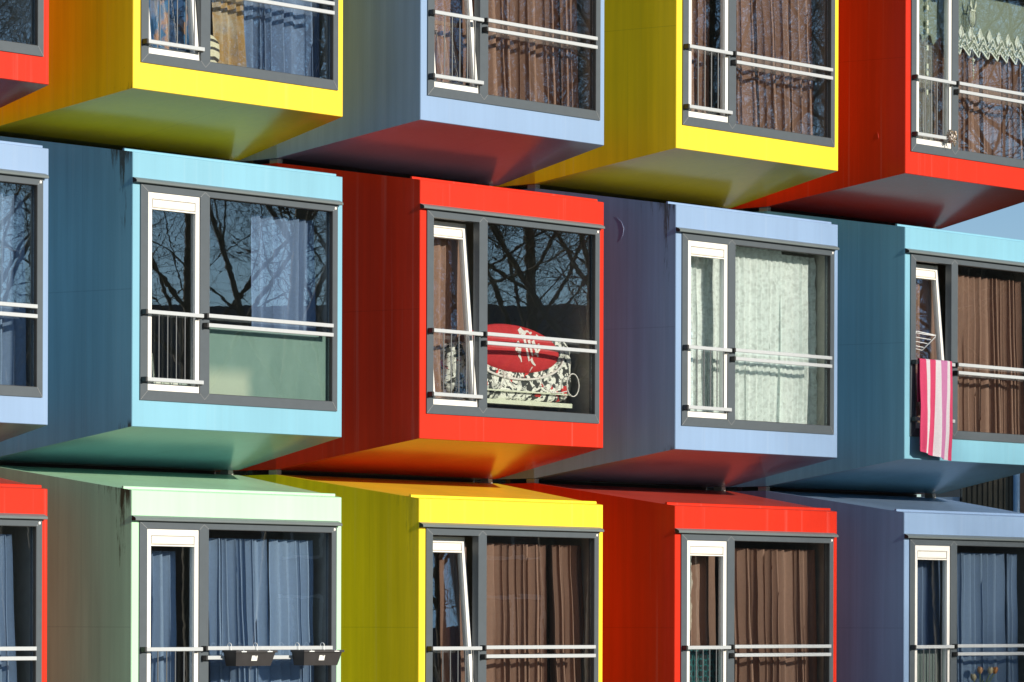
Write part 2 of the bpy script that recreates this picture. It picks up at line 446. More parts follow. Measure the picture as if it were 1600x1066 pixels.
def module(r, c, col, label, tilt=0.0, moss=0.0):
    o = empty('housing_module', origin(r, c), label, 'housing unit', 'stacked housing modules')
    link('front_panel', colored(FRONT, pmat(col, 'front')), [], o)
    link('side_wall', colored(SIDEL, pmat(col, 'side', moss), M_room), [], o)
    link('side_wall', colored(SIDER, pmat(col, 'side', moss), M_room), [], o)
    rf = link('roof', colored(ROOF, pmat(col, 'flat'), M_room), [], o)
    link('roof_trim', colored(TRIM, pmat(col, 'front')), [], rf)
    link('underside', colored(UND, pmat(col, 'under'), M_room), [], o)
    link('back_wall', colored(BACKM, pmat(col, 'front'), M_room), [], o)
    fr = link('window_frame', FRAME, [M_frame, M_weld, M_black], o)
    link('pane', PANE, [M_glass], fr)
    link('drip_cap', CAP, [M_cap, M_black], fr)
    link('screw_cap', SCREW, [M_white], fr, (2.412, -.0125, 1.992), (R(90), 0, 0))
    link('gap_light_block', GAP_BLOCK, [M_black], o)
    link('window_board', SILL, [M_white], o)
    s = link('casement_sash', SASH, [M_white], o, (SX0 + .003, -.004 if tilt == 0 else .004, SZ0 + .003), (-tilt, 0, 0))
    link('vent_grille', VENT, [M_vent, M_gap], s); link('sash_pane', SPANE, [M_glass], s)
    for z in (.955, .395):
        q = link('rail', RAILS, [M_alu], o, (.112, 0, z)); link('bracket', BRKO, [M_black], q, (0, 0, 0)); link('bracket', BRK, [M_black], q, (.632, 0, -.003))
    for z in (.962, .882):
        q = link('rail', RAILL, [M_alu], o, (.818, 0, z)); link('bracket', BRKO, [M_black], q, (0, 0, 0)); link('bracket', BRK, [M_black], q, (1.496, 0, -.003))
    for x in (.25, .35, .45, .55, .65): link('baluster', BAL, [M_steel], o, (x, 0, .408))
    for x in (0.04 - T + .02, W + T - .08): link('spacer_block', SPACER, [M_conc], o, (x, D + .02, H + TT + .002))
    return o

TL = R(5.2)
MODS = [
 (1, 0, 'red', 'red housing module of the top row beside the yellow one with a tan drape', 0, 0),
 (1, 1, 'yellow', 'yellow housing module of the top row with a tan drape in its window', TL, .6),
 (1, 2, 'lavender', 'lavender blue housing module of the top row with brown curtains', TL, 0),
 (1, 3, 'yellow', 'yellow housing module of the top row with its casement shut and brown curtains', 0, 0),
 (1, 4, 'red', 'red housing module of the top row with a zigzag lace valance in its window', 0, 0),
 (2, 0, 'lavender', 'lavender blue housing module of the middle row with a blue grey curtain', 0, 0),
 (2, 1, 'light_blue', 'light blue housing module with a frosted panel low in its window', 0, .9),
 (2, 2, 'red', 'red housing module with a big round red cushion in its window', TL, 0),
 (2, 3, 'lavender', 'lavender blue housing module with white lace curtains', 0, .8),
 (2, 4, 'light_blue', 'light blue housing module with a striped towel over its rail', TL, 0),
 (3, 0, 'red', 'red housing module of the bottom row with a blue grey curtain', 0, 0),
 (3, 1, 'mint', 'mint green housing module with two dark planters on its rail', 0, 1.0),
 (3, 2, 'yellow', 'yellow housing module of the bottom row with its casement tilted open', TL, .25),
 (3, 3, 'red', 'red housing module of the bottom row with teal cloth behind its balusters', 0, 0),
 (3, 4, 'lavender', 'lavender blue housing module with tulips in its window', 0, 0)]
MO = {}
for r, c, col, lab, t, ms in MODS: MO[(r, c)] = module(r, c, col, lab, t, ms)
def scuff(rc, pts, rad, mat):
    mb = MB(); mb.tube([(-T * y / D - .0006, y, z) for y, z in pts], rad, 5); link('scuff_mark', mb.mesh('scuff_mark', True), [mat], MO[rc])
M_sc1, M_sc2 = simple('pale_scuff', (.27, .33, .50), .5), simple('pale_red_scuff', (.55, .05, .03), .5)
scuff((2, 3), [(.64, 2.20), (.58, 2.14), (.555, 2.08), (.565, 2.02), (.60, 1.96)], [.0004, .0012, .002, .0015, .0004], M_sc1)
scuff((3, 3), [(.95, 2.0), (.93, 1.9), (.92, 1.83)], [.0005, .0016, .0005], M_sc2)
scuff((1, 4), [(.30, .42), (.29, .36)], [.001, .003], M_sc2)

# ------------------------------------------------------------------ curtains
C_brown = cloth('brown_curtain', (.34, .21, .16)); C_blue = cloth('blue_grey_curtain', (.22, .31, .46))
C_dblue = cloth('deep_blue_curtain', (.16, .23, .37)); C_lace = lace_mat()
def curtain_mesh(name, x0, x1, z0, z1, y, folds, amp, seed, skew=0.0, flare=0.0, scallop=0.0):
    rnd = random.Random(seed); mb = MB()
    folds = int(folds * 1.25 + .5); ws = [rnd.uniform(.5, 1.5) for _ in range(folds)]; tot = sum(ws); ks = [0]
    for w in ws: ks.append(ks[-1] + w / tot)
    am = [rnd.uniform(.45, 1.25) for _ in range(folds + 1)]
    lean = [rnd.uniform(-1, 1) for _ in range(folds + 1)]
    sh = [rnd.uniform(-.6, .6) for _ in range(folds + 1)]
    per = 8; nu = folds * per; nv = 22
    def fn(i, v):
        f, p = divmod(i, per); f = min(f, folds - 1) if i < nu else folds - 1
        p = (i - f * per) / per
        u = ks[f] + (ks[f + 1] - ks[f]) * p
        a = am[f] * (1 - p) + am[f + 1] * p
        ph = 2 * math.pi * p + sh[f] * (1 - p) + sh[f + 1] * p
        grow = .75 + .5 * (1 - v)
        le = lean[f] * (1 - p) + lean[f + 1] * p
        x = x0 + (x1 - x0) * u + skew * (1 - v) + flare * (1 - v) * (u - .5) * 2 + le * .035 * (1 - v) ** 1.3
        x += -.22 * amp * a * math.sin(2 * ph) * grow
        yy = y - amp * a * math.cos(ph) * grow + .012 * mnoise.noise(Vector((x * 3, v * 4, seed)))
        z = z0 + (z1 - z0) * v
        if scallop and i >= nu - 3: x += scallop * abs(math.sin(z * 24)) * (i - (nu - 3)) / 3
        return (x, yy, z)
    base = 0
    for j in range(nv + 1):
        for i in range(nu + 1): mb.v.append(fn(i, j / nv))
    if scallop: pass
    for j in range(nv):
        for i in range(nu):
            a = j * (nu + 1) + i
            mb.f.append((a, a + 1, a + nu + 2, a + nu + 1)); mb.m.append(0)
    return mb.mesh(name, True)
CG = 'curtains behind the module windows'
def curtain(r, c, x0, x1, mat, label, folds, seed, z0=.12, z1=1.90, y=.25, amp=.068, skew=0., flare=0., scallop=0., name='curtain'):
    o = link(name, curtain_mesh(name, x0, x1, z0, z1, y, folds, amp, seed, skew, flare, scallop), [mat], None, origin(r, c))
    return tag(o, label, 'curtain', CG)

def print_cloth():
    m, nt, out = newmat('printed_curtain')
    b = N(nt, 'ShaderNodeBsdfPrincipled'); b.inputs['Roughness'].default_value = .9; nt.links.new(b.outputs[0], out.inputs[0])
    tc = N(nt, 'ShaderNodeTexCoord')
    f = noise_n(nt, tc.outputs['Object'], 1.0, 3, .6, (5, 5, 1.6)); g = noise_n(nt, tc.outputs['Object'], 1.0, 3, .6, (9, 9, 5))
    c = mixc(nt, ramp(nt, f, .46, .54), (.05, .17, .34), (.34, .31, .32)); c = mixc(nt, ramp(nt, g, .56, .62), c, (.50, .28, .17))
    nt.links.new(c, b.inputs['Base Color']); return m
def tan_cloth():
    m, nt, out = newmat('tan_printed_drape')
    b = N(nt, 'ShaderNodeBsdfPrincipled'); b.inputs['Roughness'].default_value = .9; nt.links.new(b.outputs[0], out.inputs[0])
    tc = N(nt, 'ShaderNodeTexCoord')
    f = noise_n(nt, tc.outputs['Object'], 7, 4, .6); g = noise_n(nt, tc.outputs['Object'], 3.5, 3, .6)
    c = mixc(nt, ramp(nt, f, .4, .62), (.40, .25, .09), (.46, .40, .30)); c = mixc(nt, ramp(nt, g, .6, .68, 0, .5), c, (.20, .12, .05))
    nt.links.new(c, b.inputs['Base Color']); return m
C_print, C_tan = print_cloth(), tan_cloth()

curtain(1, 0, 1.6, 2.2, C_blue, 'blue grey curtain in the dim window of the red top row module', 6, 1, y=.6)
curtain(1, 1, .20, .95, C_print, 'printed blue and peach curtain behind the tilted casement of a yellow module', 6, 2, y=.30, amp=.03)
curtain(1, 1, 1.02, 1.40, C_tan, 'tan printed drape narrowing down behind a yellow module window', 3, 3, y=.20, amp=.03, skew=.10, z0=.3)
curtain(1, 1, 1.40, 2.43, C_dblue, 'deep blue curtain beside the tan drape', 9, 4, amp=.04)
curtain(1, 2, .22, .93, C_brown, 'brown curtain behind the tilted casement of the lavender top row module', 6, 5, y=.30, amp=.035)
curtain(1, 2, .92, 2.05, C_brown, 'wide brown curtain in the lavender top row module, left of a dark gap', 9, 6, skew=.05)
curtain(1, 2, 2.10, 2.36, C_brown, 'narrow brown curtain strip past a dark gap in the lavender top row module', 2, 7, skew=.06)
curtain(1, 3, .30, .74, C_brown, 'brown curtain behind the shut casement of the yellow top row module', 4, 8)
curtain(1, 3, .98, 2.34, C_brown, 'brown curtain across the wide pane of the yellow top row module', 11, 9, skew=.06)
curtain(1, 4, .42, .98, C_brown, 'thin brown curtain behind the net and bead string of the red module', 5, 10, y=.34)
curtain(1, 4, 1.0, 2.45, C_brown, 'brown curtain below the zigzag lace valance', 12, 11, y=.30)
curtain(2, 0, 1.3, 2.42, C_blue, 'blue grey curtain in the lavender middle row module beside the light blue one', 9, 12)
curtain(2, 1, 1.62, 2.38, C_dblue, 'blue grey curtain above the frosted panel', 5, 13, z0=.5, amp=.05)
curtain(2, 2, .24, .93, C_brown, 'brown curtain behind the tilted casement next to the red cushion', 6, 14, y=.32, amp=.035)
curtain(2, 3, .25, 1.00, C_lace, 'white lace curtain behind the shut narrow casement', 6, 15, z1=1.88, amp=.03)
curtain(2, 3, .98, 1.90, C_lace, 'wider white lace curtain in the big pane with a frilled inner edge', 9, 16, z1=1.99, amp=.025, scallop=.02)
curtain(2, 3, 1.90, 2.44, C_lace, 'narrower white lace curtain with scalloped edge beside the bare strip of pane', 5, 17, z1=1.96, amp=.025, scallop=.035)
curtain(2, 4, .55, .95, C_brown, 'brown curtain strip behind the tilted casement over the towel', 3, 18, y=.30, amp=.035)
curtain(2, 4, 1.08, 2.30, C_brown, 'brown curtain in the wide pane of the module with the towel', 11, 19, flare=.06)
curtain(3, 0, 1.2, 2.30, C_blue, 'blue grey curtain in the red bottom row module beside the mint one', 8, 20, flare=.05)
curtain(3, 1, .26, .72, C_blue, 'blue grey curtain behind the narrow casement of the mint module', 4, 21, flare=.03, z1=1.78)
curtain(3, 1, 1.10, 1.80, C_blue, 'blue grey curtain half above the first planter in the mint module', 7, 22, skew=.04, amp=.05)
curtain(3, 1, 1.83, 2.39, C_blue, 'blue grey curtain half above the second planter in the mint module', 5, 23, skew=.05, amp=.05)
curtain(3, 2, .62, .97, C_brown, 'brown curtain strip seen past the open casement of the yellow bottom row module', 3, 24, y=.34)
curtain(3, 2, 1.02, 1.95, C_brown, 'wider brown curtain half in the yellow bottom row module', 8, 25, skew=.02)
curtain(3, 2, 2.02, 2.44, C_brown, 'narrower brown curtain half in the yellow bottom row module', 4, 26, skew=.05)
curtain(3, 3, .30, .90, C_brown, 'brown curtain above the teal patterned cloth', 5, 27, y=.27)
curtain(3, 3, 1.05, 2.42, C_brown, 'brown curtain in the wide pane of the red module with the teal cloth', 11, 28, skew=.04)
curtain(3, 4, .50, .92, C_dblue, 'dark blue curtain above the ribbed grey green panel', 3, 29)
curtain(3, 4, 1.08, 2.02, C_blue, 'blue curtain half behind the tulips', 7, 30, amp=.05)
curtain(3, 4, 2.08, 2.27, C_blue, 'slim blue curtain half past a dark gap beside the tulips', 2, 31)


# ------------------------------------------------------------------ things in and on the windows
def thing_mesh(name, mb, mats, r, c, label, cat, group=None, smooth=False, loc=(0, 0, 0), rot=(0, 0, 0)):
    o = link(name, mb.mesh(name, smooth), mats, None, origin(r, c) + Vector(loc), rot)
    return tag(o, label, cat, group)

# striped towel over the casement rail
def towel_mat():
    m, nt, out = newmat('striped_towelling')
    b = N(nt, 'ShaderNodeBsdfPrincipled'); b.inputs['Roughness'].default_value = .95; b.inputs['Specular IOR Level'].default_value = .1
    nt.links.new(b.outputs[0], out.inputs[0])
    uv = N(nt, 'ShaderNodeUVMap'); sp = N(nt, 'ShaderNodeSeparateXYZ'); nt.links.new(uv.outputs[0], sp.inputs[0])
    cr = nt.nodes.new('ShaderNodeValToRGB'); cr.color_ramp.interpolation = 'CONSTANT'
    P, Wt, Mv = (.50, .055, .13, 1), (.54, .51, .55, 1), (.44, .17, .33, 1)
    st = [(0, P), (.20, Wt), (.32, P), (.50, Wt), (.66, Mv), (.86, Wt), (.94, P)]
    el = cr.color_ramp.elements; el[0].position = 0; el[0].color = P; el[1].position = .2; el[1].color = Wt
    for p, c in st[2:]:
        e = el.new(p); e.color = c
    nt.links.new(sp.outputs[0], cr.inputs[0])
    tc = N(nt, 'ShaderNodeTexCoord'); f = noise_n(nt, tc.outputs['Object'], 160, 3, .7)
    c = mixc(nt, 1.0, cr.outputs[0], ramp(nt, f, .3, .7, .82, 1.1), 'MULTIPLY'); nt.links.new(c, b.inputs['Base Color'])
    bp = N(nt, 'ShaderNodeBump'); bp.inputs['Distance'].default_value = .004; nt.links.new(f, bp.inputs['Height']); nt.links.new(bp.outputs[0], b.inputs['Normal'])
    return m
def make_towel():
    nu, nv = 36, 44; v = []; f = []; uvs = []
    top = .982; Lf, Lb = .905, .42
    def P(i, j, off):
        u = i / nu; s = j / nv * (Lf + Lb + .05) - Lb        # length along cloth, negative = behind the rail
        fold = .5 * (1 - math.cos(2 * math.pi * u * 2.3)) * .030 + .010 * mnoise.noise(Vector((u * 5, s * 3, 2)))
        if s < 0: y = -.060; z = top + s
        elif s < .05:
            a = s / .05 * math.pi; y = -.078 + .018 * math.cos(a); z = top + .010 * math.sin(a)
        else:
            d = s - .05; k = min(1, d / .5)
            y = -.097 - fold * k * 1.3 - .012 * k; z = top - d * (1 + .09 * u)
        k = max(0, s) / Lf
        x = .118 + .548 * u - k * .055 - .02 * k * math.sin(u * 3.1) + (0 if s > 0 else .01)
        if u < .2: x += .035 * k * (1 - u / .2); 
        if u < .12: y += -.012 * k * (1 - u / .12)
        return Vector((x, y + off, z))
    for off in (0, .006):
        for j in range(nv + 1):
            for i in range(nu + 1):
                s = j / nv * (Lf + Lb + .05) - Lb
                v.append(tuple(P(i, j, off if s > .025 else -off)))
                uvs.append((i / nu, j / nv))
    n1 = (nu + 1) * (nv + 1)
    for j in range(nv):
        for i in range(nu):
            a = j * (nu + 1) + i; q = (a, a + 1, a + nu + 2, a + nu + 1)
            f.append(q[::-1]); f.append(tuple(n1 + k for k in q))
    def rim(seq):
        for a, b in zip(seq, seq[1:]): f.append((a, b, n1 + b, n1 + a))
    rim([i for i in range(nu + 1)]); rim([nv * (nu + 1) + i for i in range(nu + 1)])
    rim([j * (nu + 1) for j in range(nv + 1)]); rim([j * (nu + 1) + nu for j in range(nv + 1)])
    me = bpy.data.meshes.new('striped_towel'); me.from_pydata(v, [], f)
    ul = me.uv_layers.new(name='UVMap')
    for lp in me.loops: ul.data[lp.index].uv = uvs[lp.vertex_index]
    for p in me.polygons: p.use_smooth = True
    me.update(); return me
tag(link('striped_towel', make_towel(), [towel_mat()], None, origin(2, 4)), 'pink and white striped towel hung over the casement rail of a light blue module', 'towel')

# wire airer hooked inside the tilted casement
M_wire = simple('white_wire', (.66, .68, .68), .4)
mb = MB()
for k, z in enumerate((1.245, 1.205, 1.165, 1.125)):
    e = .50 - .05 * k * .9
    mb.tube([(.19, .0 + .012 * k, z), (e, .0 + .012 * k, z - .012)], .0042, 6)
mb.tube([(.19, .0, 1.262), (.515, .0, 1.24), (.52, .002, 1.225), (.36, .05, 1.085)], .0052, 6)
mb.tube([(.19, .0, 1.262), (.19, .05, 1.10), (.36, .05, 1.085)], .005, 6)
thing_mesh('wire_airer', mb, [M_wire], 2, 4, 'small white wire airer hanging in the open casement above the towel', 'drying rack', smooth=True)

# planters on the mint module
M_plast = simple('planter_plastic', (.032, .030, .032), .5, var=.15)
M_label = simple('paper_label', (.72, .72, .70), .6, var=.02)
M_ink = simple('grey_print', (.25, .25, .26), .7)
M_soil = simple('potting_soil', (.03, .022, .015), .95)
def planter(x, label):
    o = empty('rail_planter', origin(3, 1) + Vector((x, -.072, .812)), label, 'planter', 'planters on the rail')
    mb = MB(); Lt, Lb, dt, db, h = .475, .415, .155, .12, .13; t = .006
    def lp(L, d, z, o_=0): return [(-L / 2 + o_, -d + o_, z), (L / 2 - o_, -d + o_, z), (L / 2 - o_, -o_, z), (-L / 2 + o_, -o_, z)]
    a, b, c, d_ = lp(Lb, db, 0), lp(Lt, dt, h), lp(Lt, dt, h, t), lp(Lb, db, .02, t)
    mb.face(a[::-1]); ring_faces(mb, a, b); ring_faces(mb, b, c); ring_faces(mb, c, d_); mb.face(d_)
    e, f2 = lp(Lt + .02, dt + .012, h - .016), lp(Lt + .02, dt + .012, h + .003); e = [(p[0], p[1] + .003, p[2]) for p in e]; f2 = [(p[0], p[1] + .003, p[2]) for p in f2]
    g2 = lp(Lt, dt, h + .003, .0)
    ring_faces(mb, e, f2); ring_faces(mb, f2, g2)
    link('trough', mb.mesh('trough'), [M_plast], o)
    mb = MB(); yy = lambda z: -(db + (dt - db) * z / h) - .0015
    for dx in (-.005,):
        mb.face([(dx - .034, yy(.044), .044), (dx + .034, yy(.044), .044), (dx + .034, yy(.088), .088), (dx - .034, yy(.088), .088)], 0)
        mb.face([(dx + .002, yy(.080) - .001, .080), (dx + .024, yy(.080) - .001, .080), (dx + .024, yy(.088) - .001, .088), (dx + .002, yy(.088) - .001, .088)], 1)
    link('label_sticker', mb.mesh('label_sticker'), [M_label, M_ink], o)
    for dx in (-.16, .15):
        mb = MB(); z0 = .172
        arc = [(dx, .028, .10), (dx, .03, z0)] + [(dx, .006 + .024 * math.cos(q), z0 + .022 * math.sin(q)) for q in [k * math.pi / 8 for k in range(9)]] + [(dx, -.02, .12), (dx, -dt - .006, h + .006), (dx, -dt - .016, h - .004)]
        mb.tube(arc, .0032, 6)
        mb.box(dx - .03, dx + .03, -dt - .0165, -dt - .0105, h - .012, h - .004, 0)
        link('hook', mb.mesh('hook', False), [M_wire], o)
    return o
planter(1.235, 'dark plastic planter on the rail below the wider curtain half of the mint module')
planter(2.055, 'dark plastic planter overhanging the yellow side wall from the mint module rail')

# tulips
M_stem = simple('tulip_stem', (.20, .26, .07), .6); M_vase = simple('stoneware_vase', (.30, .32, .33), .35)
M_pet = [simple('petal_peach', (.72, .38, .18), .6, var=.25, scale=40), simple('petal_cream', (.74, .58, .34), .6, var=.2, scale=40), simple('petal_orange', (.70, .28, .08), .6, var=.25, scale=40), simple('petal_pale', (.62, .52, .34), .6, var=.25, scale=40)]
tb = empty('tulip_bouquet', origin(3, 4) + Vector((1.50, .115, .289)), 'bouquet of four peach and cream tulips on the window board of a lavender module', 'flowers')
mb = MB(); mb.lathe([(0, 0), (.055, 0), (.065, .05), (.055, .15), (.038, .20), (.045, .215), (.039, .213), (.03, .195), (0, .19)], n=20)
link('vase', mb.mesh('vase', True), [M_vase], tb)
for k, (x, z, tilt) in enumerate(((-.045, .395, -.05), (.135, .39, .12), (.215, .392, .2), (-.155, .325, -.2))):
    mb = MB(); mb.tube([(x * .15, 0, .18), (x * .55, 0, .18 + (z - .18) * .55), (x, -.01, z)], [.006, .005, .005], 6)
    if k % 2 == 0: mb.grid(lambda u, v: (x * .3 + .02 * (v + .2) * math.sin(6 * v) + (u - .5) * .035 * math.sin(math.pi * min(1, v + .05)), -.01 - .03 * v * v, .17 + .17 * v), 2, 8)
    st = link('stem', mb.mesh('stem', True), [M_stem], tb)
    mb = MB(); rnd = random.Random(k)
    for q in range(6):
        a0 = q * math.pi / 3 + rnd.random() * .3; rr = 1 if q % 2 else .86
        def pet(u, v):
            wv = math.sin(math.pi * min(1, .12 + v * .88)) ** .7
            ang = a0 + (u - .5) * 1.25 * wv
            rad = (.009 + .022 * math.sin(math.pi * (v * .78 + .08))) * rr
            zz = v * .075
            return Vector((x + math.cos(ang) * rad + tilt * zz, -.01 + math.sin(ang) * rad, z - .004 + zz))
        mb.grid(pet, 4, 8)
    link('flower', mb.mesh('flower', True), [M_pet[k]], st)

# ribbed panel, patterned cloth
mb = MB(); n = 11; x0, x1 = .20, .80
for k in range(n):
    a = x0 + (x1 - x0) * k / n; b = x0 + (x1 - x0) * (k + 1) / n
    mb.prism([(a, .30), (b - .008, .30), (b - .008, .925), (a, .925)], .105, .118)
mb.box(x0, x1, .119, .124, .30, .925)
thing_mesh('ribbed_panel', mb, [simple('grey_green_board', (.19, .235, .225), .6)], 3, 4, 'ribbed grey green panel standing behind the balusters of the lavender bottom row module', 'panel')
def teal_mat():
    m, nt, out = newmat('teal_ogee_print')
    b = N(nt, 'ShaderNodeBsdfPrincipled'); b.inputs['Roughness'].default_value = .85; nt.links.new(b.outputs[0], out.inputs[0])
    tc = N(nt, 'ShaderNodeTexCoord'); sp = N(nt, 'ShaderNodeSeparateXYZ'); nt.links.new(tc.outputs['Object'], sp.inputs[0])
    sx = math_n(nt, 'SINE', math_n(nt, 'MULTIPLY', sp.outputs[0], 2 * math.pi / .115))
    sz = math_n(nt, 'SINE', math_n(nt, 'MULTIPLY', sp.outputs[2], 2 * math.pi / .105))
    p = math_n(nt, 'ABSOLUTE', math_n(nt, 'ADD', sx, sz))
    k = math_n(nt, 'LESS_THAN', math_n(nt, 'ABSOLUTE', math_n(nt, 'SUBTRACT', p, .55)), .34)
    c = mixc(nt, k, (.008, .016, .022), (.012, .15, .16)); nt.links.new(c, b.inputs['Base Color']); return m
mb = MB(); mb.grid(lambda u, v: (.22 + .60 * u, .125 + .012 * math.sin(u * 17), .14 + .80 * v), 40, 8)
thing_mesh('patterned_cloth', mb, [teal_mat()], 3, 3, 'teal and black patterned cloth hung low behind the balusters of a red module', 'cloth', smooth=True)

# frosted panel in the light blue module, plus things on its window board
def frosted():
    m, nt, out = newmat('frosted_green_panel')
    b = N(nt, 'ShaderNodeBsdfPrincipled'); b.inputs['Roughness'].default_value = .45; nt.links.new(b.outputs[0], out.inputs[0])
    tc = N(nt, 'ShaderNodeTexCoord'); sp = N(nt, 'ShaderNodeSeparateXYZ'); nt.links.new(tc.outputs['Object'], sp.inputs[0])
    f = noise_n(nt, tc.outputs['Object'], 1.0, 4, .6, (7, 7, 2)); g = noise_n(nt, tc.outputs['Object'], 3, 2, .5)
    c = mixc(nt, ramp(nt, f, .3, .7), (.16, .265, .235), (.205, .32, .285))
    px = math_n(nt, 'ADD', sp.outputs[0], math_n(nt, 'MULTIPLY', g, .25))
    k = math_n(nt, 'MULTIPLY', ramp(nt, px, 1.50, 1.64, 1, 0), ramp(nt, sp.outputs[2], .44, .58, 1, 0))  # bright patch painted into the colour, as if something white shone through
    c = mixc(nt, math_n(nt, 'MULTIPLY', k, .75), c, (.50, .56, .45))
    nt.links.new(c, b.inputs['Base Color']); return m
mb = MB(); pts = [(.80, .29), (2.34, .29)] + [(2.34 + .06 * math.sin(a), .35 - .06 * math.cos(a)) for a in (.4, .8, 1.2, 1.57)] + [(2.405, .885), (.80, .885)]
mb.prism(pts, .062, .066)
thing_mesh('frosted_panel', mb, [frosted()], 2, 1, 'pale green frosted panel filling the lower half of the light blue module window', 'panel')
M_pb = [simple('white_card', (.72, .74, .66), .6), simple('cream_card', (.62, .68, .55), .6), simple('grey_green_card', (.30, .38, .34), .6)]
for k, (x0, x1, h, mi) in enumerate(((.32, .40, .125, 0), (.41, .50, .12, 1), (.515, .60, .125, 0), (.61, .70, .10, 2), (.71, .765, .13, 1))):
    mb = MB(); mb.box(x0, x1, .075, .16, 0, h, 0)
    mb.box(x0 - .001, x1 + .001, .072, .163, h - .02, h + .002, 0); mb.box(x0 + .012, x1 - .012, .0735, .0745, .03, h - .045, 1)
    lab = ['white card box at the hinge end of the box row behind the balusters', 'cream card box second in the box row on the window board',
           'white card box in the middle of the box row on the window board', 'grey green card box in the row on the light blue window board', 'narrow cream card box nearest the mullion in the box row'][k]
    thing_mesh('card_box', mb, [M_pb[mi], M_pb[(mi + 1) % 3]], 2, 1, lab, 'box', 'card boxes on the window board', loc=(0, 0, .2885))
mb = MB()
for q in ((.20, .37, .0, .018), (.20, .37, .27, .288)): mb.box(q[0], q[1], 0, .012, q[2], q[3], 0)
mb.box(.20, .216, 0, .012, .018, .27, 0); mb.box(.354, .37, 0, .012, .018, .27, 0); mb.box(.2161, .3539, .004, .010, .0181, .2699, 1)
thing_mesh('picture_frame', mb, [M_pb[1], simple('dark_print', (.05, .06, .09), .5)], 2, 1, 'small upright picture frame behind the balusters of the light blue module', 'picture frame', loc=(.06, .168, .35), rot=(R(-8), 0, 0))

# red cushion, graffiti duvet, shelf and cord
def graffiti():
    m, nt, out = newmat('graffiti_print')
    b = N(nt, 'ShaderNodeBsdfPrincipled'); b.inputs['Roughness'].default_value = .85; nt.links.new(b.outputs[0], out.inputs[0])
    tc = N(nt, 'ShaderNodeTexCoord')
    wn = nt.nodes.new('ShaderNodeTexNoise'); wn.inputs['Scale'].default_value = 5; nt.links.new(tc.outputs['Object'], wn.inputs['Vector'])
    ad = nt.nodes.new('ShaderNodeVectorMath'); ad.operation = 'MULTIPLY_ADD'
    nt.links.new(wn.outputs['Color'], ad.inputs[0]); ad.inputs[1].default_value = (.22, .22, .22); nt.links.new(tc.outputs['Object'], ad.inputs[2])
    vo = nt.nodes.new('ShaderNodeTexVoronoi'); vo.inputs['Scale'].default_value = 19; vo.distance = 'CHEBYCHEV'; nt.links.new(ad.outputs[0], vo.inputs['Vector'])
    sp = N(nt, 'ShaderNodeSeparateColor'); nt.links.new(vo.outputs['Color'], sp.inputs[0])
    f = noise_n(nt, ad.outputs[0], 1.0, 2, .5, (26, 26, 50))
    ink = math_n(nt, 'MAXIMUM', math_n(nt, 'GREATER_THAN', sp.outputs[0], .70), math_n(nt, 'GREATER_THAN', f, .60))
    grey = math_n(nt, 'GREATER_THAN', sp.outputs[1], .78)
    c = mixc(nt, grey, (.84, .85, .78), (.50, .51, .47)); c = mixc(nt, ink, c, (.045, .05, .05))
    rd = math_n(nt, 'GREATER_THAN', sp.outputs[2], .955); c = mixc(nt, rd, c, (.60, .04, .04))
    nt.links.new(c, b.inputs['Base Color']); return m
def red_print():
    m, nt, out = newmat('red_cushion_fabric')
    b = N(nt, 'ShaderNodeBsdfPrincipled'); b.inputs['Roughness'].default_value = .8; nt.links.new(b.outputs[0], out.inputs[0])
    tc = N(nt, 'ShaderNodeTexCoord'); f = noise_n(nt, tc.outputs['Object'], 9, 4, .6)
    c = mixc(nt, ramp(nt, f, .35, .7), (.58, .030, .035), (.50, .022, .028)); nt.links.new(c, b.inputs['Base Color'])
    bp = N(nt, 'ShaderNodeBump'); bp.inputs['Distance'].default_value = .012; nt.links.new(f, bp.inputs['Height']); nt.links.new(bp.outputs[0], b.inputs['Normal'])
    return m
G = graffiti()
def blob(cx, cy, cz, rx, ry, rz, e=2.6, n=48, m=24, seed=1, wob=.05):
    mb = MB()
    def fn(u, v):
        a = 2 * math.pi * u; b = math.pi * (v - .5)
        d = Vector((math.cos(b) * math.cos(a), math.cos(b) * math.sin(a), math.sin(b)))
        k = (abs(d.x) ** e + abs(d.y) ** e + abs(d.z) ** e) ** (-1 / e)
        p = d * k; w = 1 + wob * mnoise.noise(d * 2.4 + Vector((seed, 0, 0)))
        return (cx + p.x * rx * w, cy + p.y * ry * w, cz + p.z * rz * w)
    mb.grid(fn, n, m); return mb
mb = blob(1.48, .34, .66, .86, .15, .262, e=6, seed=3, wob=.035)
dv = thing_mesh('graffiti_duvet', mb, [G], 2, 2, 'folded duvet with black and white graffiti print under the round red cushion', 'duvet', smooth=True)
mb = blob(2.20, .30, .88, .13, .07, .11, seed=9, wob=.2)
link('folded_corner', mb.mesh('folded_corner', True), [G], dv)
cu = empty('round_cushion', origin(2, 2) + Vector((1.46, .165, .875)), 'round red cushion with a white brush mark lying on the graffiti duvet', 'cushion')
cu.rotation_euler = (0, R(3), 0)
CA, CB = .64, .215
mb = MB()
def cus(u, v):
    a = 2 * math.pi * u; t = v
    rr = math.sin(math.pi * t / 2); y = -.045 * math.cos(math.pi * t / 2)
    return (CA * rr * math.cos(a), y + .03 * rr * rr, CB * rr * math.sin(a))
mb.grid(cus, 64, 14)
mb.grid(lambda u, v: (CA * (1 - v) * math.cos(2 * math.pi * u), .03 + .03 * v, CB * (1 - v) * math.sin(2 * math.pi * u)), 64, 4)
link('cover', mb.mesh('cover', True), [red_print()], cu)
M_paint = simple('white_print', (.80, .78, .74), .7, var=.03)
mb = MB()
